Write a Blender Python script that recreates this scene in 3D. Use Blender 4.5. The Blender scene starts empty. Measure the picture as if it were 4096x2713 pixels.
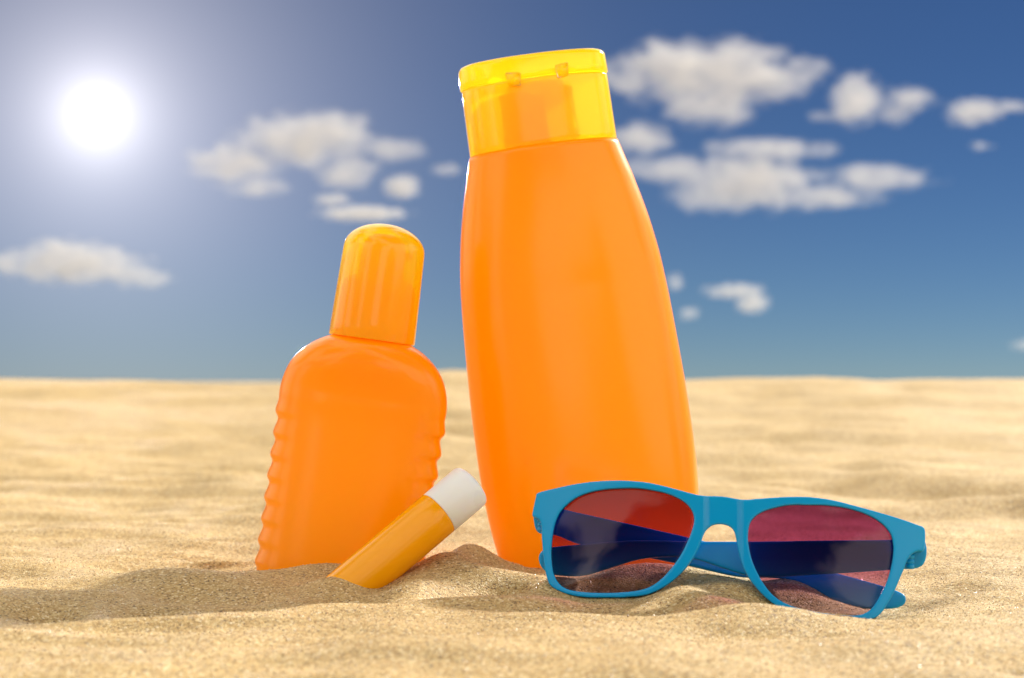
import bpy, bmesh, math, random
import numpy as np
from mathutils import Vector, Matrix, noise as mnoise

scene = bpy.context.scene
COL = scene.collection
R = math.radians

# ------------------------------------------------------------------ camera
CAM_H, F, HOR, CX = 0.063, 7964.0, 1530.0, 2048.0   # eye height (m), focal length, eye level and centre on a 4096 wide frame
cam_d = bpy.data.cameras.new('camera')
cam = bpy.data.objects.new('camera', cam_d)
COL.objects.link(cam)
cam.location = (0, 0, CAM_H)
cam.rotation_euler = (R(90), 0, 0)
cam_d.sensor_width = 36.0
cam_d.lens = 70.0
cam_d.shift_y = (HOR - 1356.5) / 4096.0
cam_d.clip_start = 0.01
cam_d.clip_end = 20000
cam_d.dof.use_dof = True
cam_d.dof.focus_distance = 0.615
cam_d.dof.aperture_fstop = 20.0
scene.camera = cam

# ------------------------------------------------------------------ sky
SUN_ELEV, SUN_AZ = R(28), R(42)          # azimuth measured clockwise from +Y (the view direction)
world = bpy.data.worlds.new('World')
scene.world = world
world.use_nodes = True
wt = world.node_tree
for n in list(wt.nodes):
    wt.nodes.remove(n)
def wn(t, **kw):
    n = wt.nodes.new(t)
    for k, v in kw.items():
        setattr(n, k, v)
    return n
def wl(a, b):
    wt.links.new(a, b)
def wmath(op, a, b=None):
    n = wn('ShaderNodeMath', operation=op)
    for i, v in enumerate((a, b)):
        if v is None:
            continue
        if isinstance(v, (int, float)):
            n.inputs[i].default_value = v
        else:
            wl(v, n.inputs[i])
    return n.outputs[0]
tc = wn('ShaderNodeTexCoord')
dn = wn('ShaderNodeVectorMath', operation='NORMALIZE')
wl(tc.outputs['Generated'], dn.inputs[0])
sep = wn('ShaderNodeSeparateXYZ')
wl(dn.outputs[0], sep.inputs[0])
# the blue deepens from the horizon and then stays even up to the zenith, all round
ze = wmath('MULTIPLY', wmath('TANH', wmath('DIVIDE', wmath('ADD', sep.outputs['Z'], 0.010), 0.26)), 0.26)
hl = wmath('SQRT', wmath('MAXIMUM', wmath('SUBTRACT', 1.0, wmath('MULTIPLY', sep.outputs['Z'], sep.outputs['Z'])), 0.0001))
hz = wmath('SQRT', wmath('SUBTRACT', 1.0, wmath('MULTIPLY', ze, ze)))
comb = wn('ShaderNodeCombineXYZ')
wl(wmath('MULTIPLY', wmath('DIVIDE', sep.outputs['X'], hl), hz), comb.inputs[0])
wl(wmath('MULTIPLY', wmath('DIVIDE', sep.outputs['Y'], hl), hz), comb.inputs[1])
wl(ze, comb.inputs[2])
sky = wn('ShaderNodeTexSky', sky_type='NISHITA')
sky.sun_disc = False
sky.sun_elevation = SUN_ELEV
sky.sun_rotation = SUN_AZ
sky.altitude = 0
sky.air_density = 0.6
sky.dust_density = 0.0
sky.ozone_density = 6.0
wl(comb.outputs[0], sky.inputs['Vector'])
gm = wn('ShaderNodeGamma')
gm.inputs['Gamma'].default_value = 1.42
sc_ = wn('ShaderNodeVectorMath', operation='SCALE')
sc_.inputs['Scale'].default_value = 1 / 6.0
wl(sky.outputs[0], sc_.inputs[0])
wl(sc_.outputs[0], gm.inputs['Color'])
sc2 = wn('ShaderNodeVectorMath', operation='SCALE')
sc2.operation = 'MULTIPLY'
sc2.inputs[1].default_value = (0.95, 0.86, 0.80)
wl(gm.outputs[0], sc2.inputs[0])
# unseen bright cloud added overhead, to the sides and behind, for fill and highlights (the clouds ahead are bodies of their own)
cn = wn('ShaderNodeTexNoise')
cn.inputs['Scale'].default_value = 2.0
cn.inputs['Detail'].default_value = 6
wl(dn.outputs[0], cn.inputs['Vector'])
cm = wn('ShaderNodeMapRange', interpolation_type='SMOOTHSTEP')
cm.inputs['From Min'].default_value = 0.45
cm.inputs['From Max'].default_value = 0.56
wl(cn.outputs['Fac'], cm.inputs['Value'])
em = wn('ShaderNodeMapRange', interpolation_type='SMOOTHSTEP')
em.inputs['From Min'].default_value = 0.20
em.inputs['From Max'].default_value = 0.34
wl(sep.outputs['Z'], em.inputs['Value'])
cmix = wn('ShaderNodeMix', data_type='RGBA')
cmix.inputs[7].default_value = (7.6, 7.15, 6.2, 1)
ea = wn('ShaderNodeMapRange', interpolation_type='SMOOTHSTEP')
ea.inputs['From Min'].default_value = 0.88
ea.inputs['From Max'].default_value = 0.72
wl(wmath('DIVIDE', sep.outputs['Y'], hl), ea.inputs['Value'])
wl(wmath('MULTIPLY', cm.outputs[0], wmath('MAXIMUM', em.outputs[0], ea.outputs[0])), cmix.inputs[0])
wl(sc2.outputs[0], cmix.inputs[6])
SKY_STRENGTH = 0.10
bg = wn('ShaderNodeBackground')
bg.inputs['Strength'].default_value = SKY_STRENGTH
# the low sun shining through the air on the left: disc and aureole
gd = Vector(((390 - CX) / F, 1.0, (HOR - 460) / F)).normalized()
dot = wn('ShaderNodeVectorMath', operation='DOT_PRODUCT')
wl(dn.outputs[0], dot.inputs[0])
dot.inputs[1].default_value = gd
ang = wmath('ARCCOSINE', wmath('MINIMUM', dot.outputs['Value'], 1.0))      # radians from the sun
core = wmath('MULTIPLY', wmath('EXPONENT', wmath('MULTIPLY', wmath('POWER', wmath('DIVIDE', ang, R(0.18)), 2.0), -1.0)), 50000.0)
halo = wmath('ADD', wmath('MULTIPLY', wmath('EXPONENT', wmath('DIVIDE', ang, -R(0.8))), 4.8), wmath('MULTIPLY', wmath('EXPONENT', wmath('DIVIDE', ang, -R(4.6))), 2.9))
glow = wmath('ADD', core, halo)
gcol = wn('ShaderNodeMix', data_type='RGBA', blend_type='MULTIPLY')
gcol.inputs[0].default_value = 1.0
gcol.inputs[6].default_value = (1.0, 0.94, 0.95, 1)
wl(glow, gcol.inputs[7])
add = wn('ShaderNodeMix', data_type='RGBA', blend_type='ADD')
add.inputs[0].default_value = 1.0
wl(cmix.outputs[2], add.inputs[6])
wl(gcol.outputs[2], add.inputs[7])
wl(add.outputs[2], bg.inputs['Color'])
wo = wn('ShaderNodeOutputWorld')
wl(bg.outputs[0], wo.inputs['Surface'])

# ------------------------------------------------------------------ sun
sl = bpy.data.lights.new('sun', 'SUN')
sl.energy = 3.0
sl.angle = R(4.0)
sl.color = (1.0, 0.95, 0.86)
so = bpy.data.objects.new('sun', sl)
COL.objects.link(so)
to_sun = Vector((math.sin(SUN_AZ) * math.cos(SUN_ELEV), math.cos(SUN_AZ) * math.cos(SUN_ELEV), math.sin(SUN_ELEV)))
so.rotation_euler = to_sun.to_track_quat('Z', 'Y').to_euler()
so.location = to_sun * 5

# ------------------------------------------------------------------ exposure and render
vs = scene.view_settings
vs.view_transform = 'Standard'
vs.look = 'None'
vs.exposure = 1.33
vs.gamma = 1.0
vs.use_curve_mapping = False
scene.render.engine = 'CYCLES'
cy = scene.cycles
cy.use_denoising = True
cy.denoiser = 'OPENIMAGEDENOISE'
cy.denoising_input_passes = 'RGB_ALBEDO_NORMAL'
cy.denoising_prefilter = 'ACCURATE'
cy.max_bounces = 20
cy.diffuse_bounces = 12
cy.transmission_bounces = 16
cy.transparent_max_bounces = 24
cy.volume_bounces = 4
cy.volume_step_rate = 0.3
cy.sample_clamp_indirect = 6.0
cy.caustics_reflective = False

# ------------------------------------------------------------------ helpers
def tag(o, label=None, cat=None, group=None, kind=None):
    for k, v in (('label', label), ('category', cat), ('group', group), ('kind', kind)):
        if v:
            o[k] = v
    return o

def empty(name, loc, label, cat, group=None):
    o = bpy.data.objects.new(name, None)
    o.empty_display_size = 0.02
    o.location = loc
    COL.objects.link(o)
    return tag(o, label, cat, group)

def mesh_obj(name, verts, faces, mat, parent=None, smooth=True):
    me = bpy.data.meshes.new(name)
    me.from_pydata([tuple(v) for v in verts], [], faces)
    me.validate()
    bm = bmesh.new()
    bm.from_mesh(me)
    bmesh.ops.recalc_face_normals(bm, faces=bm.faces)
    bm.to_mesh(me)
    bm.free()
    return link_mesh(name, me, mat, parent, smooth)

def link_mesh(name, me, mat, parent=None, smooth=True):
    me.name = name
    me.polygons.foreach_set('use_smooth', [smooth] * len(me.polygons))
    me.materials.clear()
    me.materials.append(mat)
    o = bpy.data.objects.new(name, me)
    COL.objects.link(o)
    if parent is not None:
        o.parent = parent          # geometry of parts is given relative to the thing's base
    return o

def unproj(px, py, d):
    return Vector(((px - CX) / F * d, d, CAM_H + (HOR - py) / F * d))

def evaluated_mesh(o):
    dg = bpy.context.evaluated_depsgraph_get()
    dg.update()
    return bpy.data.meshes.new_from_object(o.evaluated_get(dg))

def catmull(pts, n):
    P = [Vector((p[0], p[1])) for p in pts]
    m = len(P)
    out = []
    for i in range(m):
        p0, p1, p2, p3 = P[i - 1], P[i], P[(i + 1) % m], P[(i + 2) % m]
        for k in range(n):
            t = k / n
            out.append(0.5 * ((2 * p1) + (p2 - p0) * t + (2 * p0 - 5 * p1 + 4 * p2 - p3) * t * t + (3 * p1 - p0 - 3 * p2 + p3) * t ** 3))
    return out

def slab(contours, thick, voxel, smooth_iter=6):
    """A flat slab with holes, voxel-remeshed so that it is finely meshed with rounded edges (units as given)."""
    cu = bpy.data.curves.new('tmp', 'CURVE')
    cu.dimensions = '2D'
    cu.fill_mode = 'BOTH'
    cu.extrude = thick / 2
    for c in contours:
        sp = cu.splines.new('POLY')
        sp.points.add(len(c) - 1)
        for i, p in enumerate(c):
            sp.points[i].co = (p[0], p[1], 0, 1)
        sp.use_cyclic_u = True
    o = bpy.data.objects.new('tmp', cu)
    COL.objects.link(o)
    me = evaluated_mesh(o)
    bpy.data.objects.remove(o)
    bm = bmesh.new()
    bm.from_mesh(me)
    bmesh.ops.remove_doubles(bm, verts=bm.verts, dist=voxel * 0.01)
    bm.to_mesh(me)
    bm.free()
    return remesh(me, voxel, smooth_iter)

def remesh(me, voxel, smooth_iter):
    o = bpy.data.objects.new('tmp', me)
    COL.objects.link(o)
    m = o.modifiers.new('r', 'REMESH')
    m.mode = 'VOXEL'
    m.voxel_size = voxel
    if smooth_iter:
        s = o.modifiers.new('s', 'SMOOTH')
        s.factor = 0.5
        s.iterations = smooth_iter
    out = evaluated_mesh(o)
    bpy.data.objects.remove(o)
    return out

# ------------------------------------------------------------------ materials
def new_mat(name):
    m = bpy.data.materials.new(name)
    m.use_nodes = True
    m.node_tree.nodes.clear()
    nt = m.node_tree
    def N(t, **kw):
        n = nt.nodes.new(t)
        for k, v in kw.items():
            setattr(n, k, v)
        return n
    out = N('ShaderNodeOutputMaterial')
    return m, nt, N, nt.links.new, out

def micro_bump(N, L, scale, dist, strength=1.0, detail=3):
    t = N('ShaderNodeTexCoord')
    nz = N('ShaderNodeTexNoise')
    nz.inputs['Scale'].default_value = scale
    nz.inputs['Detail'].default_value = detail
    L(t.outputs['Object'], nz.inputs['Vector'])
    b = N('ShaderNodeBump')
    b.inputs['Strength'].default_value = strength
    b.inputs['Distance'].default_value = dist
    L(nz.outputs['Fac'], b.inputs['Height'])
    return b, nz

def plastic(name, col, rough, sss=0.0, sss_scale=0.01, bump=0.00002, bscale=900, coat=0.0, coat_r=0.1, coat_ior=1.5, translucent=0.0, tcol=None, spec=0.5):
    m, nt, N, L, out = new_mat(name)
    p = N('ShaderNodeBsdfPrincipled')
    p.inputs['Base Color'].default_value = (*col, 1)
    p.inputs['Subsurface Weight'].default_value = sss
    p.inputs['Subsurface Radius'].default_value = (1.0, 0.45, 0.08)
    p.inputs['Subsurface Scale'].default_value = sss_scale
    p.inputs['Coat Weight'].default_value = coat
    p.inputs['Coat Roughness'].default_value = coat_r
    p.inputs['Coat IOR'].default_value = coat_ior
    p.inputs['Specular IOR Level'].default_value = spec
    b, nz = micro_bump(N, L, bscale, bump)
    L(b.outputs[0], p.inputs['Normal'])
    mr = N('ShaderNodeMapRange')       # smudges: uneven gloss
    nz2 = N('ShaderNodeTexNoise')
    nz2.inputs['Scale'].default_value = 70
    nz2.inputs['Detail'].default_value = 5
    t = N('ShaderNodeTexCoord')
    L(t.outputs['Object'], nz2.inputs['Vector'])
    mr.inputs['From Min'].default_value = 0.35
    mr.inputs['From Max'].default_value = 0.7
    mr.inputs['To Min'].default_value = rough * 0.88
    mr.inputs['To Max'].default_value = rough * 1.15
    L(nz2.outputs['Fac'], mr.inputs['Value'])
    L(mr.outputs[0], p.inputs['Roughness'])
    sh = p.outputs[0]
    if translucent:
        tr = N('ShaderNodeBsdfTranslucent')
        tr.inputs['Color'].default_value = (*(tcol or col), 1)
        mx = N('ShaderNodeMixShader')
        mx.inputs[0].default_value = translucent
        L(sh, mx.inputs[1])
        L(tr.outputs[0], mx.inputs[2])
        sh = mx.outputs[0]
    L(sh, out.inputs['Surface'])
    return m

def clear_plastic(name, col, tint, rough=0.12, see=0.45):
    """Tinted see-through moulded plastic wall: light passes partly straight, partly scattered, with a glossy skin."""
    m, nt, N, L, out = new_mat(name)
    tp = N('ShaderNodeBsdfTransparent')
    tp.inputs['Color'].default_value = (*tint, 1)
    tl = N('ShaderNodeBsdfTranslucent')
    tl.inputs['Color'].default_value = (*col, 1)
    df = N('ShaderNodeBsdfDiffuse')
    df.inputs['Color'].default_value = (*col, 1)
    m1 = N('ShaderNodeMixShader')
    m1.inputs[0].default_value = 0.45
    L(tl.outputs[0], m1.inputs[1])
    L(df.outputs[0], m1.inputs[2])
    m2 = N('ShaderNodeMixShader')
    m2.inputs[0].default_value = see
    L(m1.outputs[0], m2.inputs[1])
    L(tp.outputs[0], m2.inputs[2])
    gl = N('ShaderNodeBsdfGlossy')
    gl.inputs['Roughness'].default_value = rough
    gl.inputs['Color'].default_value = (1, 1, 1, 1)
    b, nz = micro_bump(N, L, 250, 0.00004)
    L(b.outputs[0], gl.inputs['Normal'])
    fr = N('ShaderNodeFresnel')
    fr.inputs['IOR'].default_value = 1.38
    m3 = N('ShaderNodeMixShader')
    gb = N('ShaderNodeNewGeometry')         # only the outer skin is glossy
    ou = N('ShaderNodeMath', operation='SUBTRACT')
    ou.inputs[0].default_value = 1.0
    L(gb.outputs['Backfacing'], ou.inputs[1])
    fm = N('ShaderNodeMath', operation='MULTIPLY')
    L(fr.outputs[0], fm.inputs[0])
    L(ou.outputs[0], fm.inputs[1])
    L(fm.outputs[0], m3.inputs[0])
    L(m2.outputs[0], m3.inputs[1])
    L(gl.outputs[0], m3.inputs[2])
    L(m3.outputs[0], out.inputs['Surface'])
    return m

ORANGE = (1.0, 0.335, 0.0)
MAT = {}
MAT['orange'] = plastic('orange_bottle_plastic', ORANGE, 0.34, sss=0.2, sss_scale=0.008, bump=0.00003, bscale=1400, coat=0.62, coat_r=0.16, coat_ior=1.5, spec=0.12,
                        translucent=0.36, tcol=(1.0, 0.64, 0.001))
MAT['orange_inner'] = plastic('orange_inner_plastic', ORANGE, 0.4, translucent=0.5, tcol=(1.0, 0.45, 0.004))
MAT['cap'] = clear_plastic('yellow_orange_cap_plastic', (1.0, 0.84, 0.006), (1.0, 0.84, 0.12), see=0.30)
MAT['balm'] = plastic('balm_orange_plastic', (1.0, 0.40, 0.0), 0.14, spec=0.25, sss=0.15, sss_scale=0.003, bump=0.00001, translucent=0.08, tcol=(1.0, 0.62, 0.0), coat=0.12, coat_r=0.06)
MAT['white'] = plastic('white_cap_plastic', (0.87, 0.88, 0.88), 0.3, sss=0.3, sss_scale=0.003, bump=0.00001, translucent=0.05)
MAT['blue'] = plastic('blue_frame_plastic', (0.0, 0.31, 0.68), 0.24, spec=0.3, bump=0.00002, bscale=700, sss=0.1, sss_scale=0.002)

def lens_material():
    m, nt, N, L, out = new_mat('graduated_lens')
    g = N('ShaderNodeTexCoord')
    sx = N('ShaderNodeSeparateXYZ')
    L(g.outputs['Generated'], sx.inputs[0])
    cr = N('ShaderNodeValToRGB')        # lens dye: strong magenta above, thinner and browner below
    cr.color_ramp.elements[0].position = 0.12
    cr.color_ramp.elements[0].color = (0.78, 0.66, 0.70, 1)
    cr.color_ramp.elements[1].position = 0.52
    cr.color_ramp.elements[1].color = (0.63, 0.28, 0.49, 1)
    el = cr.color_ramp.elements.new(0.98)
    el.color = (0.47, 0.20, 0.36, 1)
    L(sx.outputs['Z'], cr.inputs[0])
    tp = N('ShaderNodeBsdfTransparent')
    L(cr.outputs[0], tp.inputs['Color'])
    gl = N('ShaderNodeBsdfGlossy')
    gl.inputs['Roughness'].default_value = 0.03
    fr = N('ShaderNodeFresnel')
    fr.inputs['IOR'].default_value = 1.36
    mx = N('ShaderNodeMixShader')
    L(fr.outputs[0], mx.inputs[0])
    L(tp.outputs[0], mx.inputs[1])
    L(gl.outputs[0], mx.inputs[2])
    L(mx.outputs[0], out.inputs['Surface'])
    return m
MAT['lens'] = lens_material()

def sand_material():
    m, nt, N, L, out = new_mat('sand')
    geo = N('ShaderNodeNewGeometry')
    pos = geo.outputs['Position']
    v1 = N('ShaderNodeTexVoronoi')
    v1.inputs['Scale'].default_value = 1900
    L(pos, v1.inputs['Vector'])
    sc = N('ShaderNodeSeparateColor')
    L(v1.outputs['Color'], sc.inputs[0])
    cr = N('ShaderNodeValToRGB')       # grain colours
    e = cr.color_ramp.elements
    e[0].position = 0.0
    e[0].color = (0.10, 0.06, 0.03, 1)
    e[1].position = 1.0
    e[1].color = (0.80, 0.68, 0.46, 1)
    for p, c in ((0.070, (0.197, 0.123, 0.059)), (0.130, (0.350, 0.225, 0.084)), (0.450, (0.467, 0.317, 0.125)),
                 (0.620, (0.467, 0.292, 0.108)), (0.740, (0.534, 0.379, 0.166)), (0.920, (0.600, 0.459, 0.230))):
        el = e.new(p)
        el.color = (*c, 1)
    L(sc.outputs[0], cr.inputs[0])
    # broad, faint changes of tone over the sand
    n1 = N('ShaderNodeTexNoise')
    n1.inputs['Scale'].default_value = 22
    n1.inputs['Detail'].default_value = 4
    L(pos, n1.inputs['Vector'])
    mr = N('ShaderNodeMapRange')
    mr.inputs['From Min'].default_value = 0.3
    mr.inputs['From Max'].default_value = 0.7
    mr.inputs['To Min'].default_value = 0.90
    mr.inputs['To Max'].default_value = 1.10
    L(n1.outputs['Fac'], mr.inputs['Value'])
    mu = N('ShaderNodeMix', data_type='RGBA', blend_type='MULTIPLY')
    mu.inputs[0].default_value = 1.0
    L(cr.outputs[0], mu.inputs[6])
    L(mr.outputs[0], mu.inputs[7])
    p = N('ShaderNodeBsdfPrincipled')
    L(mu.outputs[2], p.inputs['Base Color'])
    p.inputs['Roughness'].default_value = 0.7
    p.inputs['Specular IOR Level'].default_value = 0.3
    # grain relief
    b1 = N('ShaderNodeBump')
    b1.invert = True
    b1.inputs['Strength'].default_value = 0.75
    b1.inputs['Distance'].default_value = 0.00028
    L(v1.outputs['Distance'], b1.inputs['Height'])
    n2 = N('ShaderNodeTexNoise')
    n2.inputs['Scale'].default_value = 420
    n2.inputs['Detail'].default_value = 3
    L(pos, n2.inputs['Vector'])
    b2 = N('ShaderNodeBump')
    b2.inputs['Strength'].default_value = 0.6
    b2.inputs['Distance'].default_value = 0.0006
    L(n2.outputs['Fac'], b2.inputs['Height'])
    L(b2.outputs[0], b1.inputs['Normal'])
    L(b1.outputs[0], p.inputs['Normal'])
    L(p.outputs[0], out.inputs['Surface'])
    return m
MAT['sand'] = sand_material()

def grain_material():
    m, nt, N, L, out = new_mat('loose_sand_grains')
    a = N('ShaderNodeAttribute')
    a.attribute_name = 'grain'
    p = N('ShaderNodeBsdfPrincipled')
    L(a.outputs['Color'], p.inputs['Base Color'])
    p.inputs['Roughness'].default_value = 0.35
    L(p.outputs[0], out.inputs['Surface'])
    return m
MAT['grain'] = grain_material()

def cloud_material(density, lobes, size, seed):
    """Droplet density: soft ellipsoids (centre, radii in metres) frayed by noise."""
    m, nt, N, L, out = new_mat('cloud_droplets')
    v = N('ShaderNodeVolumePrincipled')
    v.inputs['Color'].default_value = (0.67, 0.65, 0.63, 1)
    v.inputs['Anisotropy'].default_value = 0.25
    t = N('ShaderNodeTexCoord')
    best = None
    for c, r in lobes:
        sb = N('ShaderNodeVectorMath', operation='SUBTRACT')
        sb.inputs[1].default_value = c
        L(t.outputs['Object'], sb.inputs[0])
        dv = N('ShaderNodeVectorMath', operation='DIVIDE')
        dv.inputs[1].default_value = r
        L(sb.outputs[0], dv.inputs[0])
        dt = N('ShaderNodeVectorMath', operation='DOT_PRODUCT')
        L(dv.outputs[0], dt.inputs[0])
        L(dv.outputs[0], dt.inputs[1])
        if best is None:
            best = dt.outputs['Value']
        else:
            mn = N('ShaderNodeMath', operation='SMOOTH_MIN')
            mn.inputs[2].default_value = 0.7
            L(best, mn.inputs[0])
            L(dt.outputs['Value'], mn.inputs[1])
            best = mn.outputs[0]
    nz = N('ShaderNodeTexNoise')
    nz.inputs['Scale'].default_value = 1.0 / size
    nz.inputs['Detail'].default_value = 5
    nz.inputs['Roughness'].default_value = 0.6
    mp = N('ShaderNodeMapping')
    mp.inputs['Location'].default_value = (seed * 7.3 * size, 0, 0)
    mp.inputs['Scale'].default_value = (0.75, 1.0, 1.15)
    L(t.outputs['Object'], mp.inputs['Vector'])
    L(mp.outputs[0], nz.inputs['Vector'])
    nm = N('ShaderNodeMapRange', clamp=False)
    nm.inputs['From Min'].default_value = 0.0
    nm.inputs['From Max'].default_value = 1.0
    nm.inputs['To Min'].default_value = -0.75
    nm.inputs['To Max'].default_value = 3.0
    L(nz.outputs['Fac'], nm.inputs['Value'])
    sub = N('ShaderNodeMath', operation='SUBTRACT')
    L(nm.outputs[0], sub.inputs[0])
    L(best, sub.inputs[1])
    mr = N('ShaderNodeMapRange')
    mr.inputs['From Min'].default_value = 0.0
    mr.inputs['From Max'].default_value = 1.25
    mr.inputs['To Min'].default_value = 0.0
    mr.inputs['To Max'].default_value = density
    L(sub.outputs[0], mr.inputs['Value'])
    L(mr.outputs[0], v.inputs['Density'])
    L(v.outputs[0], out.inputs['Volume'])
    return m

# ------------------------------------------------------------------ the sand
_rng = np.random.default_rng(7)
_perm = _rng.permutation(512)
_gx = np.cos(_rng.random(512) * 2 * np.pi)
_gy = np.sin(_rng.random(512) * 2 * np.pi)
def perlin(x, y):
    xi = np.floor(x).astype(np.int64); yi = np.floor(y).astype(np.int64)
    xf = x - xi; yf = y - yi
    u = xf ** 3 * (xf * (xf * 6 - 15) + 10); v = yf ** 3 * (yf * (yf * 6 - 15) + 10)
    def g(i, j, dx, dy):
        h = _perm[(_perm[(xi + i) & 511] + yi + j) & 511]
        return _gx[h] * dx + _gy[h] * dy
    a = g(0, 0, xf, yf); b = g(1, 0, xf - 1, yf); c = g(0, 1, xf, yf - 1); d = g(1, 1, xf - 1, yf - 1)
    return (a + u * (b - a)) * (1 - v) + (c + u * (d - c)) * v
def sstep(a, b, x):
    t = np.clip((x - a) / (b - a), 0, 1)
    return t * t * (3 - 2 * t)

def gpos(px, py, z=0.0):
    """A spot on the sand (metres) for a spot seen in the picture."""
    d = (CAM_H - z) * F / (py - HOR)
    return (px - CX) / F * d, d
# mounds (+) and hollows (-): x, y, height, radius across, radius along, turn (degrees)
def at(px, py, h, rx, ry, rot=0):
    x, y = gpos(px, py)
    return (x, y, h, rx, ry, rot)
BUMPS = [
    at(900, 2230, -0.0045, 0.016, 0.008, 0),      # footprint-like hollow beside the spray bottle
    at(820, 2190, 0.0018, 0.020, 0.006, 4),
    at(880, 2255, 0.0024, 0.012, 0.0025, 3),
    at(900, 2490, 0.0024, 0.060, 0.006, 9),       # low ridge across the front
    at(1800, 2425, 0.0022, 0.050, 0.006, 10),
    at(2900, 2520, -0.0030, 0.018, 0.007, 0),
    at(2500, 2440, -0.0022, 0.040, 0.007, 2),
    at(3330, 2520, -0.0016, 0.010, 0.004, 0),
    at(2950, 2480, 0.0016, 0.022, 0.005, -3),
    at(3850, 2350, -0.0022, 0.014, 0.008, 0),
    at(4050, 2660, -0.0026, 0.010, 0.005, 0),
    at(2150, 2580, -0.0020, 0.020, 0.006, 0),
]
def glasses_front(px, py):
    u = (px - 2915) / 790.0
    return 0.582 - 0.011 * u + (2440 - py) * 0.58 / F * math.tan(R(9)) + 0.0050 * u * u * (0.45 + 0.55 * abs(u))
# how high the sand lies against and around each thing: (px, py, distance)
CONTACT = [(1000, 2287, .660), (1200, 2266, .648), (1350, 2256, .646), (800, 2290, .640), (1318, 2314, .610), (1390, 2352, .604), (1470, 2373, .603),
           (1540, 2362, .612), (1650, 2285, .622), (1790, 2205, .634), (1865, 2174, .656), (1950, 2200, .658), (2015, 2238, .668), (1900, 2262, .620),
           (1700, 2335, .598), (2100, 2290, .622), (2150, 2335, .602), 
           (300, 2300, .650), (2740, 2345, .590), (2870, 2325, .592), (2985, 2352, .584),
           (3300, 2520, .545),
           (3000, 2500, .550), (2460, 2270, .606), (2300, 2325, .602), (2660, 2255, .608), (2870, 2290, .608), (3160, 2318, .598), (3252, 2352, .597),
           (3354, 2412, .597), (3900, 2310, .630), (2400, 2250, .690), (2700, 2240, .700), (3300, 2250, .680), (3600, 2300, .650), (2300, 2450, .560),
           (2700, 2450, .556), (3600, 2530, .540), (1356, 2265, .690), (1150, 2240, .700), (1700, 2220, .690)]
for _x, _y in ((2250, 2378), (2330, 2396), (2423, 2400), (2506, 2398), (2590, 2388), (2680, 2350), (3090, 2428), (3200, 2446), (3310, 2460), (3430, 2470), (3500, 2484)):
    CONTACT.append((_x, _y, glasses_front(_x, _y) - 0.002))
    CONTACT.append((_x, _y + 16, glasses_front(_x, _y) - 0.015))
for _x, _y, _d in ((-200, 2515, .543), (200, 2505, .545), (600, 2490, .550), (1000, 2468, .557), (1400, 2440, .566), (1800, 2400, .578), (2080, 2376, .587)):
    CONTACT.append((_x, _y, _d))                    # ridge in front of the heap, and the trough behind it
    CONTACT.append((_x, _y + 30, _d + 0.016))
CONTACT += [(1000, 2420, .595), (1200, 2350, .612), (700, 2420, .600), (3640, 2462, .572), (3720, 2455, .575), (3640, 2442, .602), (3560, 2445, .604), (3720, 2420, .600), (3500, 2430, .606),
            (3560, 2450, .585), (3640, 2450, .587), (3720, 2440, .587), (3590, 2485, .556), (3690, 2478, .558), (3500, 2445, .588)]
CW = None
CR = 0.0115
def contact_sum(x, y):
    out = np.zeros_like(x)
    for (cx, cy_, w) in CW:
        m = (np.abs(x - cx) < 4.2 * CR) & (np.abs(y - cy_) < 4.2 * CR)
        if m.any():
            out[m] += w * np.exp(-((x[m] - cx) ** 2 + (y[m] - cy_) ** 2) / (CR * CR))
    return out
CREST_PX = [-6000, 0, 500, 1000, 1300, 1800, 2200, 2760, 3000, 3250, 3420, 3700, 4096, 9000]
CREST_PY = [1512, 1516, 1522, 1536, 1530, 1482, 1492, 1520, 1512, 1512, 1526, 1517, 1516, 1512]
def height(x, y):
    r = np.abs(y)
    yy = np.maximum(y, 0.05)
    z = np.zeros_like(x)
    # rise to a low crest about two and a half metres away, falling behind it
    cz = CAM_H + (HOR - np.interp(x / 2.4 * F + CX, CREST_PX, CREST_PY)) / F * 2.4
    up = sstep(0.78, 2.4, y) * (0.35 + 0.65 * sstep(0.6, 2.4, y))
    down = sstep(2.4, 4.2, y)
    z += cz * up * (1 - down) + 0.012 * down * up
    # wind ripples and uneven ground, long across the view
    mid = sstep(0.70, 1.0, y) * (1 - sstep(2.1, 2.4, y))
    wob = perlin(x * 4, y * 4) * 0.12
    def crest(a):
        return 0.55 - 2.2 * np.sqrt(a * a + 0.004)
    z += mid * (0.0110 * perlin(x * 3.2 + 5, (y + wob) * 11) + 0.0085 * crest(perlin(x * 2.6 + 2, (y + wob) * 9 + 9)) + 0.0028 * perlin(x * 8, (y + wob) * 30) + 0.0012 * perlin(x * 20, y * 60))
    near = 1 - sstep(1.0, 3.0, r)
    z += near * (0.0016 * crest(perlin(x * 7 + 1.3, (y + 0.3 * wob) * 19 + 4)) + 0.0052 * perlin(x * 9 + 3.3, y * 21 + 1.7) + 0.0036 * perlin(x * 24 + 8, y * 48 + 3)
                 + 0.00055 * perlin(x * 75, y * 110) + 0.00016 * perlin(x * 240, y * 280))
    far = sstep(3.0, 8.0, r)
    z += far * (0.012 * perlin(x * 0.4, y * 0.6) - 0.004)
    for bx, by, h, rx, ry, rot in BUMPS:
        c, s = math.cos(R(rot)), math.sin(R(rot))
        m = (np.abs(x - bx) < 4 * max(rx, ry)) & (np.abs(y - by) < 4 * max(rx, ry))
        if not m.any():
            continue
        dx, dy = x[m] - bx, y[m] - by
        u, v = (dx * c + dy * s) / rx, (-dx * s + dy * c) / ry
        z[m] += h * np.exp(-(u * u + v * v))
    if CW:
        z += contact_sum(x, y)
    return z
_c = np.array([tuple(unproj(*c)) for c in CONTACT])
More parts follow.
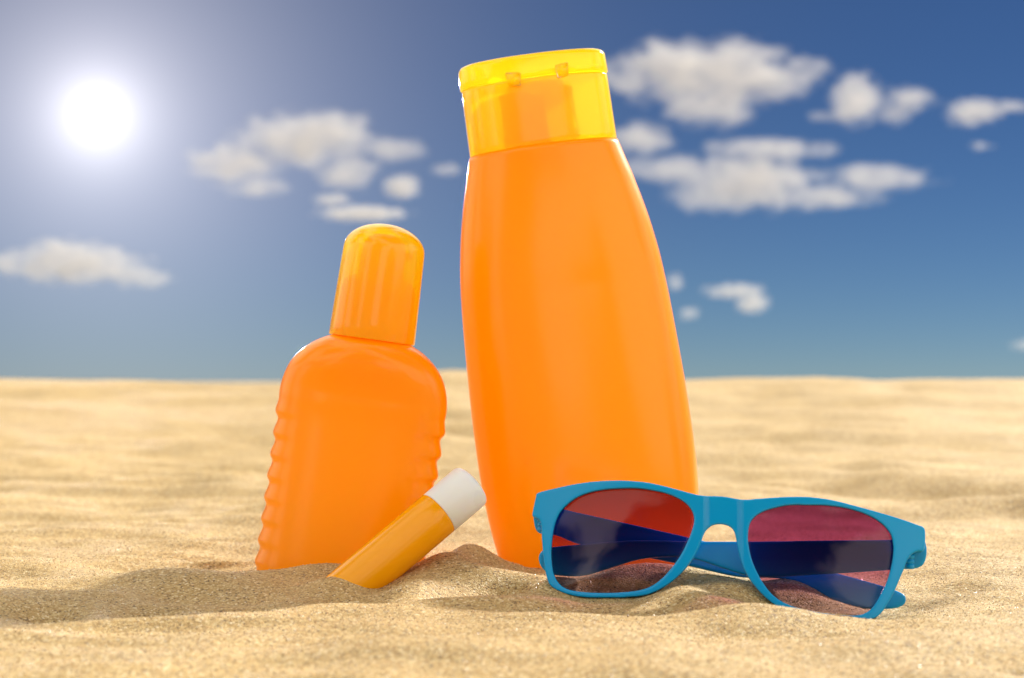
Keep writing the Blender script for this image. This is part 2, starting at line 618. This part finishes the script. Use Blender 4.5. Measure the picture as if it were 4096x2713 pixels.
_k = np.exp(-((_c[:, None, :2] - _c[None, :, :2]) ** 2).sum(2) / (CR * CR))
_w = np.linalg.solve(_k + 0.03 * np.eye(len(_c)), _c[:, 2] - height(_c[:, 0].copy(), _c[:, 1].copy()))
CW = [(a[0], a[1], b) for a, b in zip(_c, _w)]
def ground_z(x, y):
    return float(height(np.array([float(x)]), np.array([float(y)]))[0])

def build_sand():
    ys = [-900, -500, -250, -120, -60, -30, -15, -8, -4, -2, -1, -0.5, -0.2, 0.0, 0.1, 0.2, 0.26, 0.30, 0.33, 0.36]
    y = 0.375
    while y < 900:
        ys.append(y)
        y += 0.0011 if y < 0.78 else (y - 0.78) * 0.022 + 0.0012
    ys.append(1500.0)
    n = 620
    us = list(np.linspace(-1, 1, n))
    ext = [1.03, 1.08, 1.16, 1.3, 1.6, 2.2, 3.5, 6, 12, 30, 90]
    us = [-e for e in reversed(ext)] + us + ext
    Y = np.array(ys)[:, None]
    U = np.array(us)[None, :]
    W = np.where(np.abs(Y) < 30, 0.30 * np.abs(Y) + 0.09, 0.30 * 30 + 0.09 + np.abs(Y) * 0.2)
    X = U * W
    Y = np.broadcast_to(Y, X.shape).copy()
    Z = height(X.ravel().copy(), Y.ravel())
    nr, nc = X.shape
    co = np.stack([X.ravel(), Y.ravel(), Z], 1).astype(np.float32)
    i = np.arange((nr - 1) * (nc - 1))
    a = (i // (nc - 1)) * nc + i % (nc - 1)
    faces = np.stack([a, a + 1, a + nc + 1, a + nc], 1).astype(np.int32)
    me = bpy.data.meshes.new('sand')
    me.vertices.add(len(co))
    me.vertices.foreach_set('co', co.ravel())
    me.loops.add(faces.size)
    me.loops.foreach_set('vertex_index', faces.ravel())
    me.polygons.add(len(faces))
    me.polygons.foreach_set('loop_start', np.arange(0, faces.size, 4, dtype=np.int32))
    me.update(calc_edges=True)
    o = link_mesh('sand', me, MAT['sand'])
    return tag(o, 'pale golden rippled beach sand under and behind everything', 'sand', kind='structure')
build_sand()

def build_grains(n=42000):
    rng = np.random.default_rng(11)
    d = 0.40 + 0.42 * rng.random(n) ** 1.1
    x = (rng.random(n) - 0.5) * 2 * (0.29 * d)
    z = height(x.copy(), d.copy())
    rad = 0.00011 + 0.00013 * rng.random(n) ** 2
    big = rng.random(n) < 0.012
    rad[big] *= 1.7
    base = np.array([(1, 0, 0), (-1, 0, 0), (0, 1, 0), (0, -1, 0), (0, 0, 1), (0, 0, -1)], float)
    tri = np.array([(0, 2, 4), (2, 1, 4), (1, 3, 4), (3, 0, 4), (2, 0, 5), (1, 2, 5), (3, 1, 5), (0, 3, 5)])
    q = rng.normal(size=(n, 4)); q /= np.linalg.norm(q, axis=1)[:, None]
    w, a, b, c = q.T
    Rm = np.stack([np.stack([1 - 2 * (b * b + c * c), 2 * (a * b - c * w), 2 * (a * c + b * w)], 1),
                   np.stack([2 * (a * b + c * w), 1 - 2 * (a * a + c * c), 2 * (b * c - a * w)], 1),
                   np.stack([2 * (a * c - b * w), 2 * (b * c + a * w), 1 - 2 * (a * a + b * b)], 1)], 1)
    sc = rad[:, None, None] * (0.7 + 0.6 * rng.random((n, 6, 1)))
    v = np.einsum('nij,kj->nki', Rm, base) * sc
    v += np.stack([x, d, z + rad * 0.35], 1)[:, None, :]
    f = (tri[None] + (np.arange(n) * 6)[:, None, None]).reshape(-1, 3).astype(np.int32)
    me = bpy.data.meshes.new('sand_grains')
    me.vertices.add(n * 6)
    me.vertices.foreach_set('co', v.astype(np.float32).ravel())
    me.loops.add(f.size)
    me.loops.foreach_set('vertex_index', f.ravel())
    me.polygons.add(len(f))
    me.polygons.foreach_set('loop_start', np.arange(0, f.size, 3, dtype=np.int32))
    me.update(calc_edges=True)
    pal = np.array([(0.08, 0.05, 0.03), (0.25, 0.15, 0.07), (0.52, 0.36, 0.17), (0.60, 0.43, 0.22), (0.55, 0.30, 0.11), (0.74, 0.62, 0.42), (0.85, 0.78, 0.62)])
    pick = rng.choice(len(pal), n, p=[0.05, 0.10, 0.28, 0.27, 0.10, 0.15, 0.05])
    cols = np.concatenate([np.repeat(pal[pick], 6, axis=0), np.ones((n * 6, 1))], 1).astype(np.float32)
    at_ = me.attributes.new('grain', 'FLOAT_COLOR', 'POINT')
    at_.data.foreach_set('color', cols.ravel())
    o = link_mesh('sand_grains', me, MAT['grain'], smooth=False)
    tag(o, 'loose single sand grains lying over the sand surface', 'sand grains', kind='stuff')
build_grains()

# ------------------------------------------------------------------ lofted bottles
def superellipse(a, b, n, k, side=None):
    pts = []
    for i in range(k):
        t = 2 * math.pi * i / k
        c, s = math.cos(t), math.sin(t)
        x = math.copysign(abs(c) ** (2 / n), c)
        y = math.copysign(abs(s) ** (2 / n), s)
        aa = a + (side * abs(x) ** 5 if side else 0)
        pts.append((aa * x, b * y))
    return pts

def loft(name, rings, mat, parent, M, cap_bottom=True, cap_top=True, k=96, smooth=True):
    """rings: (z, half width, half depth, exponent, side ripple)"""
    verts, faces = [], []
    for r in rings:
        z, a, b, n = r[:4]
        side = r[4] if len(r) > 4 else None
        for x, y in superellipse(a, b, n, k, side):
            verts.append(M @ Vector((x, y, z)))
    for j in range(len(rings) - 1):
        for i in range(k):
            i2 = (i + 1) % k
            faces.append((j * k + i, j * k + i2, (j + 1) * k + i2, (j + 1) * k + i))
    if cap_bottom:
        faces.append(tuple(reversed(range(k))))
    if cap_top:
        t = (len(rings) - 1) * k
        faces.append(tuple(t + i for i in range(k)))
    return mesh_obj(name, verts, faces, mat, parent, smooth)

def mono(xs, ys, x):
    """smooth interpolation through a table"""
    x = min(max(x, xs[0]), xs[-1])
    i = 0
    while i < len(xs) - 2 and x > xs[i + 1]:
        i += 1
    def slope(j):
        if j <= 0:
            return (ys[1] - ys[0]) / (xs[1] - xs[0])
        if j >= len(xs) - 1:
            return (ys[-1] - ys[-2]) / (xs[-1] - xs[-2])
        return (ys[j + 1] - ys[j - 1]) / (xs[j + 1] - xs[j - 1])
    h = xs[i + 1] - xs[i]
    t = (x - xs[i]) / h
    return ((2 * t ** 3 - 3 * t * t + 1) * ys[i] + (t ** 3 - 2 * t * t + t) * h * slope(i)
            + (-2 * t ** 3 + 3 * t * t) * ys[i + 1] + (t ** 3 - t * t) * h * slope(i + 1))

# ---- tall lotion bottle
def lotion_bottle():
    d = 0.70
    s = d / F
    base = unproj(2406, 2245, d)
    root = empty('lotion_bottle', base, 'tall orange sun lotion bottle with wide flip-top cap, leaning behind the sunglasses', 'bottle')
    M = Matrix.Rotation(R(-8), 4, 'Y') @ Matrix.Rotation(R(5), 4, 'Z')
    T = [-60, 0, 80, 140, 200, 320, 440, 560, 680, 800, 920, 1040, 1160, 1220, 1280, 1340, 1400, 1460, 1520, 1580, 1640, 1668]
    Wd = [384, 395, 407, 416, 423, 432, 435.5, 435, 433, 428.5, 423, 416.5, 407, 400, 391, 381, 368.5, 354.5, 340, 323.5, 307, 300]
    rings = []
    t = -60.0
    zs = [-60, -58, -52, -44]
    while t < 1668:
        if t > -40:
            zs.append(t)
        t += 14
    zs += [1662, 1668]
    for z in zs:
        w = mono(T, Wd, z)
        if z < -40:
            w -= (1 - math.sqrt(max(0, 1 - ((-40 - z) / 20) ** 2))) * 20
        if z > 1660:
            w -= (z - 1660) * 0.5
        ratio = 0.50 + 0.06 * max(0.0, (z - 1100) / 570)
        rings.append((z * s, w * s, w * ratio * s, 2.25))
    rings.append((1668 * s, 240 * s, 130 * s, 2.2))
    rings.append((1668 * s, 150 * s, 118 * s, 2.0))
    rings.append((1690 * s, 150 * s, 118 * s, 2.0))
    body = loft('body', rings, MAT['orange'], root, M, k=128)
    # neck standing inside the see-through cap
    nk = [(1692, 150), (1700, 154), (1708, 150), (1722, 156), (1730, 150), (1880, 146), (1884, 150), (1896, 150), (1900, 120), (1925, 116)]
    loft('neck', [(z * s, w * s, w * 0.80 * s, 2.0) for z, w in nk], MAT['orange_inner'], root, M, k=64)
    # cap skirt
    def capring(z, w, n=2.35):
        return (z * s, w * s, w * 0.56 * s, n)
    out = [capring(1669, 294), capring(1672, 296.5), capring(1690, 296.5), capring(1780, 295.5), capring(1880, 294.5), capring(1922, 294), capring(1928, 292)]
    deck = [capring(1930, 286), capring(1930, 200), capring(1930, 150)]
    sk = loft('cap', out + deck, MAT['cap'], root, M, cap_bottom=False, cap_top=False, k=128)
    # lid
    lo = [capring(1933, 291), capring(1934, 296), capring(1938, 298.5), capring(1960, 298), capring(2003, 296.5), capring(2012, 294), capring(2020, 288), capring(2024, 279), capring(2026, 262), capring(2029, 150), capring(2030, 30)]
    lid = loft('lid', lo, MAT['cap'], sk, M, cap_bottom=False, cap_top=False, k=128)
    # hinge tabs across the seam at the front
    for x0, top, bot, z0, z1, tw in ((-98, 62, 50, 1908, 1962, -7), (96, 56, 46, 1912, 1966, 8)):
        bm = bmesh.new()
        q = 2.35
        xx = abs(x0) / 297
        yf = -297 * 0.56 * (1 - xx ** q) ** (1 / q)
        vs_ = []
        for yy in (yf - 9, yf + 6):
            for (xa, za) in ((-bot / 2, z0), (bot / 2, z0 + tw), (top / 2, z1 + tw), (-top / 2, z1)):
                vs_.append(bm.verts.new(((x0 + xa) * s, yy * s + 0.012 * s * xa * (1 if x0 > 0 else -1), za * s)))
        for f in ((0, 1, 2, 3), (0, 4, 5, 1), (1, 5, 6, 2), (2, 6, 7, 3), (3, 7, 4, 0)):
            bm.faces.new([vs_[i] for i in f])
        bmesh.ops.bevel(bm, geom=[e for e in bm.edges if len(e.link_faces) == 2], offset=4 * s, segments=2, affect='EDGES')
        bmesh.ops.transform(bm, matrix=M, verts=bm.verts)
        bmesh.ops.recalc_face_normals(bm, faces=bm.faces)
        me = bpy.data.meshes.new('hinge_tab')
        bm.to_mesh(me)
        bm.free()
        link_mesh('hinge_tab', me, MAT['cap'], sk)
lotion_bottle()

# ---- short spray bottle
def spray_bottle():
    d = 0.668
    s = d / F
    base = unproj(1356, 2290, d)
    root = empty('spray_bottle', base, 'short orange spray bottle with ribbed sides and domed yellow cap', 'bottle')
    M = Matrix.Rotation(R(8), 4, 'Y') @ Matrix.Rotation(R(-6), 4, 'Z')
    T = [-80, 0, 380, 560, 620, 680, 720, 760, 800, 830, 860, 885, 905, 920, 930, 936]
    Wd = [330, 329, 328, 329, 332, 338, 336, 328, 314, 298, 275, 250, 224, 200, 180, 168]
    rings = []
    t = -80.0
    P, N_ = 87.0, 8
    top_r = 665.0                      # the uppermost rib starts here and they run down
    while t < 936:
        w = mono(T, Wd, t)
        u = (top_r - t) / P
        side = 0.0
        if 0 <= u < N_ + 1:
            f = u - math.floor(u)
            amp = 13.0 if u > 0.15 else 13.0 * u / 0.15
            side = amp * (f / 0.66 if f < 0.66 else (1 - f) / 0.34)       # slopes out going down, cut back sharply
            side = amp * (0.5 - 0.5 * math.cos(math.pi * side / amp))
        elif u >= -0.8 and u < 0:
            side = 0.0
        ratio = 0.52
        dep = w * ratio
        if t > 700:
            dep = w * (ratio + 0.36 * ((t - 700) / 236) ** 1.6)
        rings.append((t * s, w * s, dep * s, 2.4 if t < 800 else 2.4 - 0.35 * (t - 800) / 136, side * s))
        t += 5.5 if t < 700 else 7
    rings.append((937 * s, 164 * s, 148 * s, 2.05))
    rings.append((941 * s, 150 * s, 138 * s, 2.0))
    loft('body', rings, MAT['orange'], root, M, k=144)
    # collar and pump under the cap
    pump = [(938, 158), (950, 158), (952, 150), (962, 150), (964, 154), (1130, 148), (1165, 140), (1182, 124), (1190, 100), (1194, 92), (1300, 88), (1330, 80), (1352, 62), (1362, 38), (1365, 8)]
    pm = loft('pump', [(z * s, w * s, w * s, 2.0) for z, w in pump], MAT['orange_inner'], root, M, k=64)
    # nozzle of the pump
    nv, nf = [], []
    nz = [(-60, 16), (-100, 16), (-104, 12), (-104, 3)]
    Mz = M @ Matrix.Translation((35 * s, 0, 1285 * s)) @ Matrix.Rotation(R(55), 4, 'Z')
    for y, r in nz:
        for i in range(20):
            a = 2 * math.pi * i / 20
            nv.append(Mz @ Vector((r * s * math.cos(a), y * s, r * s * math.sin(a))))
    for j in range(len(nz) - 1):
        for i in range(20):
            nf.append((j * 20 + i, j * 20 + (i + 1) % 20, (j + 1) * 20 + (i + 1) % 20, (j + 1) * 20 + i))
    nf.append(tuple((len(nz) - 1) * 20 + i for i in range(20)))
    mesh_obj('nozzle', nv, nf, MAT['orange_inner'], pm)
    # domed cap
    oc = [(940, 171), (944, 173), (1000, 172), (1150, 168), (1290, 163.5), (1300, 162.8)]
    for i in range(1, 21):
        a = R(89) * i / 20
        oc.append((1300 + 106 * math.sin(a), 162.4 - 158 * (1 - math.cos(a))))
    loft('cap', [(z * s, w * s, w * s, 2.0) for z, w in oc], MAT['cap'], root, M, cap_bottom=False, cap_top=False, k=96)
spray_bottle()

# ---- lip balm stick
def lip_balm():
    d = 0.618
    s = d / F
    base = unproj(1421, 2335, d)
    root = empty('lip_balm', base, 'small orange lip balm stick with white cap, half sunk in the sand', 'lip balm')
    away = R(19)
    ax = Vector((0.769 * math.cos(away), math.sin(away), 0.639 * math.cos(away)))
    M = ax.to_track_quat('Z', 'Y').to_matrix().to_4x4()
    r = 97.0
    k = 72
    def turned(name, prof, mat, seg, flat):
        rings = [(z * s, w * s, w * s, 2.0) for z, w in prof]
        o = loft(name, rings, mat, root, M, k=seg, cap_bottom=True, cap_top=True)
        if flat:
            for p in o.data.polygons:
                p.use_smooth = False
        return o
    turned('tube', [(-190, 84), (-186, 92), (-178, 95.5), (-40, 96), (380, 97), (446, 97), (449, 96), (450, 94), (452, 88)], MAT['balm'], k, False)
    turned('cap', [(450.6, 93), (451, 95), (453, 96.6), (600, 97), (618, 96.5), (628, 94), (635, 89), (639, 82), (641, 70), (642.5, 20)], MAT['white'], k, False)
lip_balm()

# ---- sunglasses
OUT = [(2152,1974),(2216,1957),(2299,1939),(2382,1928),(2465,1924),(2527,1926),(2589,1932),(2651,1945),(2713,1961),(2776,1978),(2817,1985),(2858,1985),(2900,1988),(2939,1995),(2979,2001),(3029,1997),(3118,1991),(3207,1989),(3274,1994),(3341,2005),(3430,2028),(3520,2053),(3609,2080),(3670,2102),(3694,2112),(3700,2140),(3698,2180),(3692,2206),(3667,2207),(3645,2220),(3627,2243),(3616,2274),(3604,2301),(3582,2354),(3564,2390),(3546,2421),(3524,2453),(3495,2475),(3453,2484),(3380,2484),(3290,2476),(3200,2460),(3140,2442),(3090,2414),(3046,2375),(3011,2335),(2984,2294),(2966,2252),(2953,2203),(2942,2145),(2933,2120),(2914,2104),(2884,2097),(2852,2101),(2827,2119),(2813,2144),(2800,2182),(2780,2223),(2751,2265),(2713,2306),(2672,2339),(2630,2364),(2581,2382),(2506,2390),(2423,2392),(2340,2390),(2282,2381),(2237,2365),(2203,2343),(2189,2314),(2179,2265),(2172,2202),(2168,2140),(2166,2102),(2160,2083),(2147,2073),(2131,2068),(2133,2045),(2139,2016),(2145,1991)]
LH = [(2485,1956),(2423,1960),(2361,1972),(2307,1993),(2266,2024),(2241,2053),(2224,2090),(2214,2132),(2208,2182),(2207,2223),(2210,2265),(2218,2302),(2237,2335),(2266,2356),(2307,2366),(2373,2372),(2465,2372),(2548,2364),(2597,2350),(2639,2323),(2680,2281),(2722,2223),(2751,2165),(2769,2119),(2776,2082),(2771,2053),(2751,2022),(2713,1995),(2659,1974),(2589,1960),(2539,1955)]
RH = [(3229,2022),(3162,2022),(3109,2031),(3051,2049),(3015,2073),(2997,2104),(2992,2154),(2997,2198),(3008,2243),(3029,2292),(3055,2337),(3091,2381),(3136,2412),(3198,2435),(3274,2450),(3363,2461),(3430,2462),(3466,2450),(3493,2426),(3520,2381),(3546,2328),(3564,2265),(3572,2207),(3569,2162),(3555,2127),(3520,2091),(3466,2060),(3386,2035),(3296,2023)]
TA = [(3690,2152),(3560,2160),(3300,2163),(3030,2167),(2790,2167),(2560,2163),(2450,2168),(2330,2178),(2215,2189),(2176,2200),(2157,2222),(2158,2252),(2176,2280),(2215,2300),(2330,2304),(2450,2270),(2560,2238),(2690,2228),(2790,2240),(2900,2276),(3030,2308),(3300,2297),(3560,2280),(3690,2262)]
TB = [(2146,2006),(2262,2040),(2500,2093),(2750,2150),(3000,2210),(3350,2295),(3530,2345),(3595,2368),(3619,2384),(3622,2405),(3608,2424),(3560,2436),(3440,2434),(3350,2415),(3260,2364),(3160,2322),(3080,2312),(2950,2308),(2759,2266),(2560,2225),(2330,2181),(2225,2142),(2146,2124)]

def sunglasses():
    s0 = 0.58 / F
    front = glasses_front
    def dA(px, py):
        t = (3690 - px) / (3690 - 2157)
        return (front(3690, 2210) + 0.0062) * (1 - t) + (front(2157, 2240) + 0.0060) * t
    def dB(px, py):
        t = (px - 2146) / (3622 - 2146)
        return (front(2146, 2070) + 0.0085) * (1 - t) + (front(3622, 2400) + 0.0185) * t
    base = unproj(2915, 2440, 0.582)
    root = empty('sunglasses', base, 'blue plastic sunglasses with folded temples and purple-tinted lenses, standing on the sand', 'sunglasses')
    nrm_ = Vector((-0.011 / (790 * s0), 1, math.tan(R(9)))).normalized()      # across the front, away from the viewer
    nrm_ = Vector((0.10, 0.98, -0.16)).normalized()
    def place(me, dfun, extra=None):
        for v in me.vertices:
            px, py, w = v.co.x, -v.co.y, v.co.z * s0
            p = unproj(px, py, dfun(px, py)) - base
            if extra:
                w += extra(px, py, v.co.z)
            v.co = p + nrm_ * w
        bm = bmesh.new()
        bm.from_mesh(me)
        bmesh.ops.recalc_face_normals(bm, faces=bm.faces)
        bm.to_mesh(me)
        bm.free()
        return me
    flip = lambda pts: [(p[0], -p[1]) for p in pts]
    thick = 46.0          # about 3.4 mm
    oc = catmull(flip(OUT), 4)
    lc = catmull(flip(LH), 4)
    rc = catmull(flip(RH), 4)
    me = slab([oc, lc, rc], thick, 3.8, 12)
    def shape(px, py, z):
        e = 0.0
        # bridge panel lies a little lower than the rims
        b = min(1, max(0, (px - 2812) / 26)) * min(1, max(0, (2974 - px) / 26))
        b = b * b * (3 - 2 * b)
        e += 0.0009 * b * min(1.0, max(0.0, 0.5 - z / thick))
        # end pieces run back to the hinges
        if z > 0:
            k = 1.0 if (px < 2172 and py < 2090) else 0.0
            k = max(k, min(1, max(0, (px - 3622) / 30)) if py < 2225 else 0)
            e += 0.004 * k * min(1.0, z / (thick * 0.4))
        return e
    place(me, front, shape)
    fr = link_mesh('frame', me, MAT['blue'], root)
    for nm, hole in (('lens', LH), ('lens', RH)):
        c = catmull(hole, 3)
        cx = sum(p[0] for p in c) / len(c)
        cy_ = sum(p[1] for p in c) / len(c)
        n = len(c)
        rads = [0.15, 0.3, 0.45, 0.6, 0.75, 0.88, 0.97, 1.025]
        verts, faces = [], []
        for side, w0 in ((0, -3.0), (1, 13.0)):
            off = len(verts)
            verts.append((cx, cy_, w0 - 16))
            for rr in rads:
                for p in c:
                    verts.append((cx + (p[0] - cx) * rr, cy_ + (p[1] - cy_) * rr, w0 - 16 * (1 - rr * rr)))
            for i in range(n):
                faces.append((off, off + 1 + i, off + 1 + (i + 1) % n))
            for j in range(len(rads) - 1):
                for i in range(n):
                    a = off + 1 + j * n
                    faces.append((a + i, a + n + i, a + n + (i + 1) % n, a + (i + 1) % n))
        o1 = 1 + (len(rads) - 1) * n
        o2 = (len(verts) // 2) + o1
        for i in range(n):
            faces.append((o1 + i, o1 + (i + 1) % n, o2 + (i + 1) % n, o2 + i))
        vv = [unproj(x, y, front(x, y)) - base + nrm_ * (w * s0) for x, y, w in verts]
        mesh_obj(nm, vv, faces, MAT['lens'], root)
    for poly, dfun in ((TA, dA), (TB, dB)):
        c = catmull(flip(poly), 5)
        tm = slab([c], 40.0, 5.0, 6)
        place(tm, dfun)
        link_mesh('temple', tm, MAT['blue'], root)
    # hinge barrels behind the two corners
    for px, py, dfun in ((2168, 2098, dB), (3640, 2246, dA)):
        c0 = unproj(px, py, front(px, py) + 0.0042) - base
        verts, faces = [], []
        k = 20
        prof = [(-30, 12), (-29, 17), (-12, 18), (-11, 14), (-7, 14), (-6, 18), (6, 18), (7, 14), (11, 14), (12, 18), (29, 17), (30, 12)]
        for z, r in prof:
            for i in range(k):
                a = 2 * math.pi * i / k
                verts.append(c0 + Vector((r * s0 * math.cos(a), r * s0 * 0.9 * math.sin(a), z * s0)))
        for j in range(len(prof) - 1):
            for i in range(k):
                faces.append((j * k + i, j * k + (i + 1) % k, (j + 1) * k + (i + 1) % k, (j + 1) * k + i))
        faces.append(tuple(range(k)))
        faces.append(tuple((len(prof) - 1) * k + i for i in range(k)))
        mesh_obj('hinge', verts, faces, MAT['blue'], root)
sunglasses()

# ------------------------------------------------------------------ clouds
CLOUD_D = 1600.0
def cloud(label, lobes, seed, density=1.0, d=CLOUD_D):
    """lobes: (px, py, rx, ry); each cloud is one closed body of droplets"""
    s = d / F
    cx = sum(l[0] for l in lobes) / len(lobes)
    cyy = max(l[1] + l[3] for l in lobes)
    base = unproj(cx, cyy, d)
    bm = bmesh.new()
    big = max(l[3] for l in lobes)
    rnd = random.Random(seed)
    ell = []
    for (px, py, rx, ry) in lobes:
        c = ((px - cx) * s, rnd.uniform(-0.3, 0.3) * ry * s, (cyy - py) * s)
        r = (rx * s, max(ry * 1.15, rx * 0.35) * s, ry * s)
        ell.append((c, r))
        bmesh.ops.create_icosphere(bm, subdivisions=4, radius=1, matrix=Matrix.Translation(c) @ Matrix.Diagonal((r[0] * 1.42, r[1] * 1.42, r[2] * 1.42, 1)))
    me = bpy.data.meshes.new('cloud')
    bm.to_mesh(me)
    bm.free()
    me = remesh(me, max(3.0, big / 14) * s, 2)
    o = link_mesh('cloud', me, cloud_material(density * 1.9 / (2 * big * s), ell, max(30.0, big * 0.62) * s, seed))
    o.location = base
    return tag(o, label, 'cloud', 'clouds in the sky')

cloud('large flat-topped white cloud beside the cap of the tall bottle', [(2850, 300, 420, 130), (2700, 235, 200, 85), (2830, 420, 210, 90), (3110, 330, 180, 62), (2520, 320, 130, 50)], 1)
cloud('two-lobed cloud between the large flat-topped one and a small ragged one', [(3430, 400, 110, 105), (3630, 395, 125, 55), (3580, 460, 70, 45), (3300, 465, 70, 24)], 2, 0.9)
cloud('small ragged cloud highest at the open end of the sky', [(3900, 445, 115, 52), (4050, 425, 80, 28), (3870, 490, 70, 22)], 3, 0.8)
cloud('long ragged cloud bank beneath the large flat-topped cloud', [(2990, 730, 300, 120), (3080, 600, 260, 50), (2680, 680, 220, 60), (2570, 560, 130, 75), (3520, 715, 240, 58), (3300, 785, 240, 55), (2850, 790, 170, 60)], 4, 0.9)
cloud('small hooked cloud low in the sky beside the tall bottle', [(2940, 1165, 125, 32), (3010, 1210, 70, 45)], 5, 0.9)
cloud('tiny thin wisp of cloud under the ragged small cloud', [(3925, 585, 50, 18)], 6, 0.35)
cloud('tiny wisp of cloud touching the side of the tall bottle', [(2700, 1130, 36, 40)], 7, 0.35)
cloud('tiny puff of cloud low beside the tall bottle', [(2755, 1255, 42, 32)], 8, 0.35)
cloud('broad warm white cloud between the sun and the tall bottle', [(1230, 560, 290, 110), (1340, 515, 160, 70), (930, 660, 180, 85), (1030, 750, 130, 45), (1570, 600, 130, 52), (1390, 690, 130, 72)], 9, 1.0)
cloud('small rounded cloud near the neck of the tall bottle', [(1608, 748, 76, 50)], 10, 1.0)
cloud('thin flat cloud above the domed yellow cap', [(1450, 855, 180, 32), (1330, 800, 80, 26)], 11, 0.8)
cloud('long pale cloud below the sun', [(300, 1060, 290, 80), (250, 1010, 170, 58), (550, 1110, 140, 42), (60, 1050, 110, 48)], 12, 1.0)
cloud('faint wisp of cloud beside the shoulder of the tall bottle', [(1790, 680, 65, 28)], 13, 0.30)
cloud('faint cloud scrap close to the sand horizon', [(4110, 1380, 70, 26)], 14, 0.30)
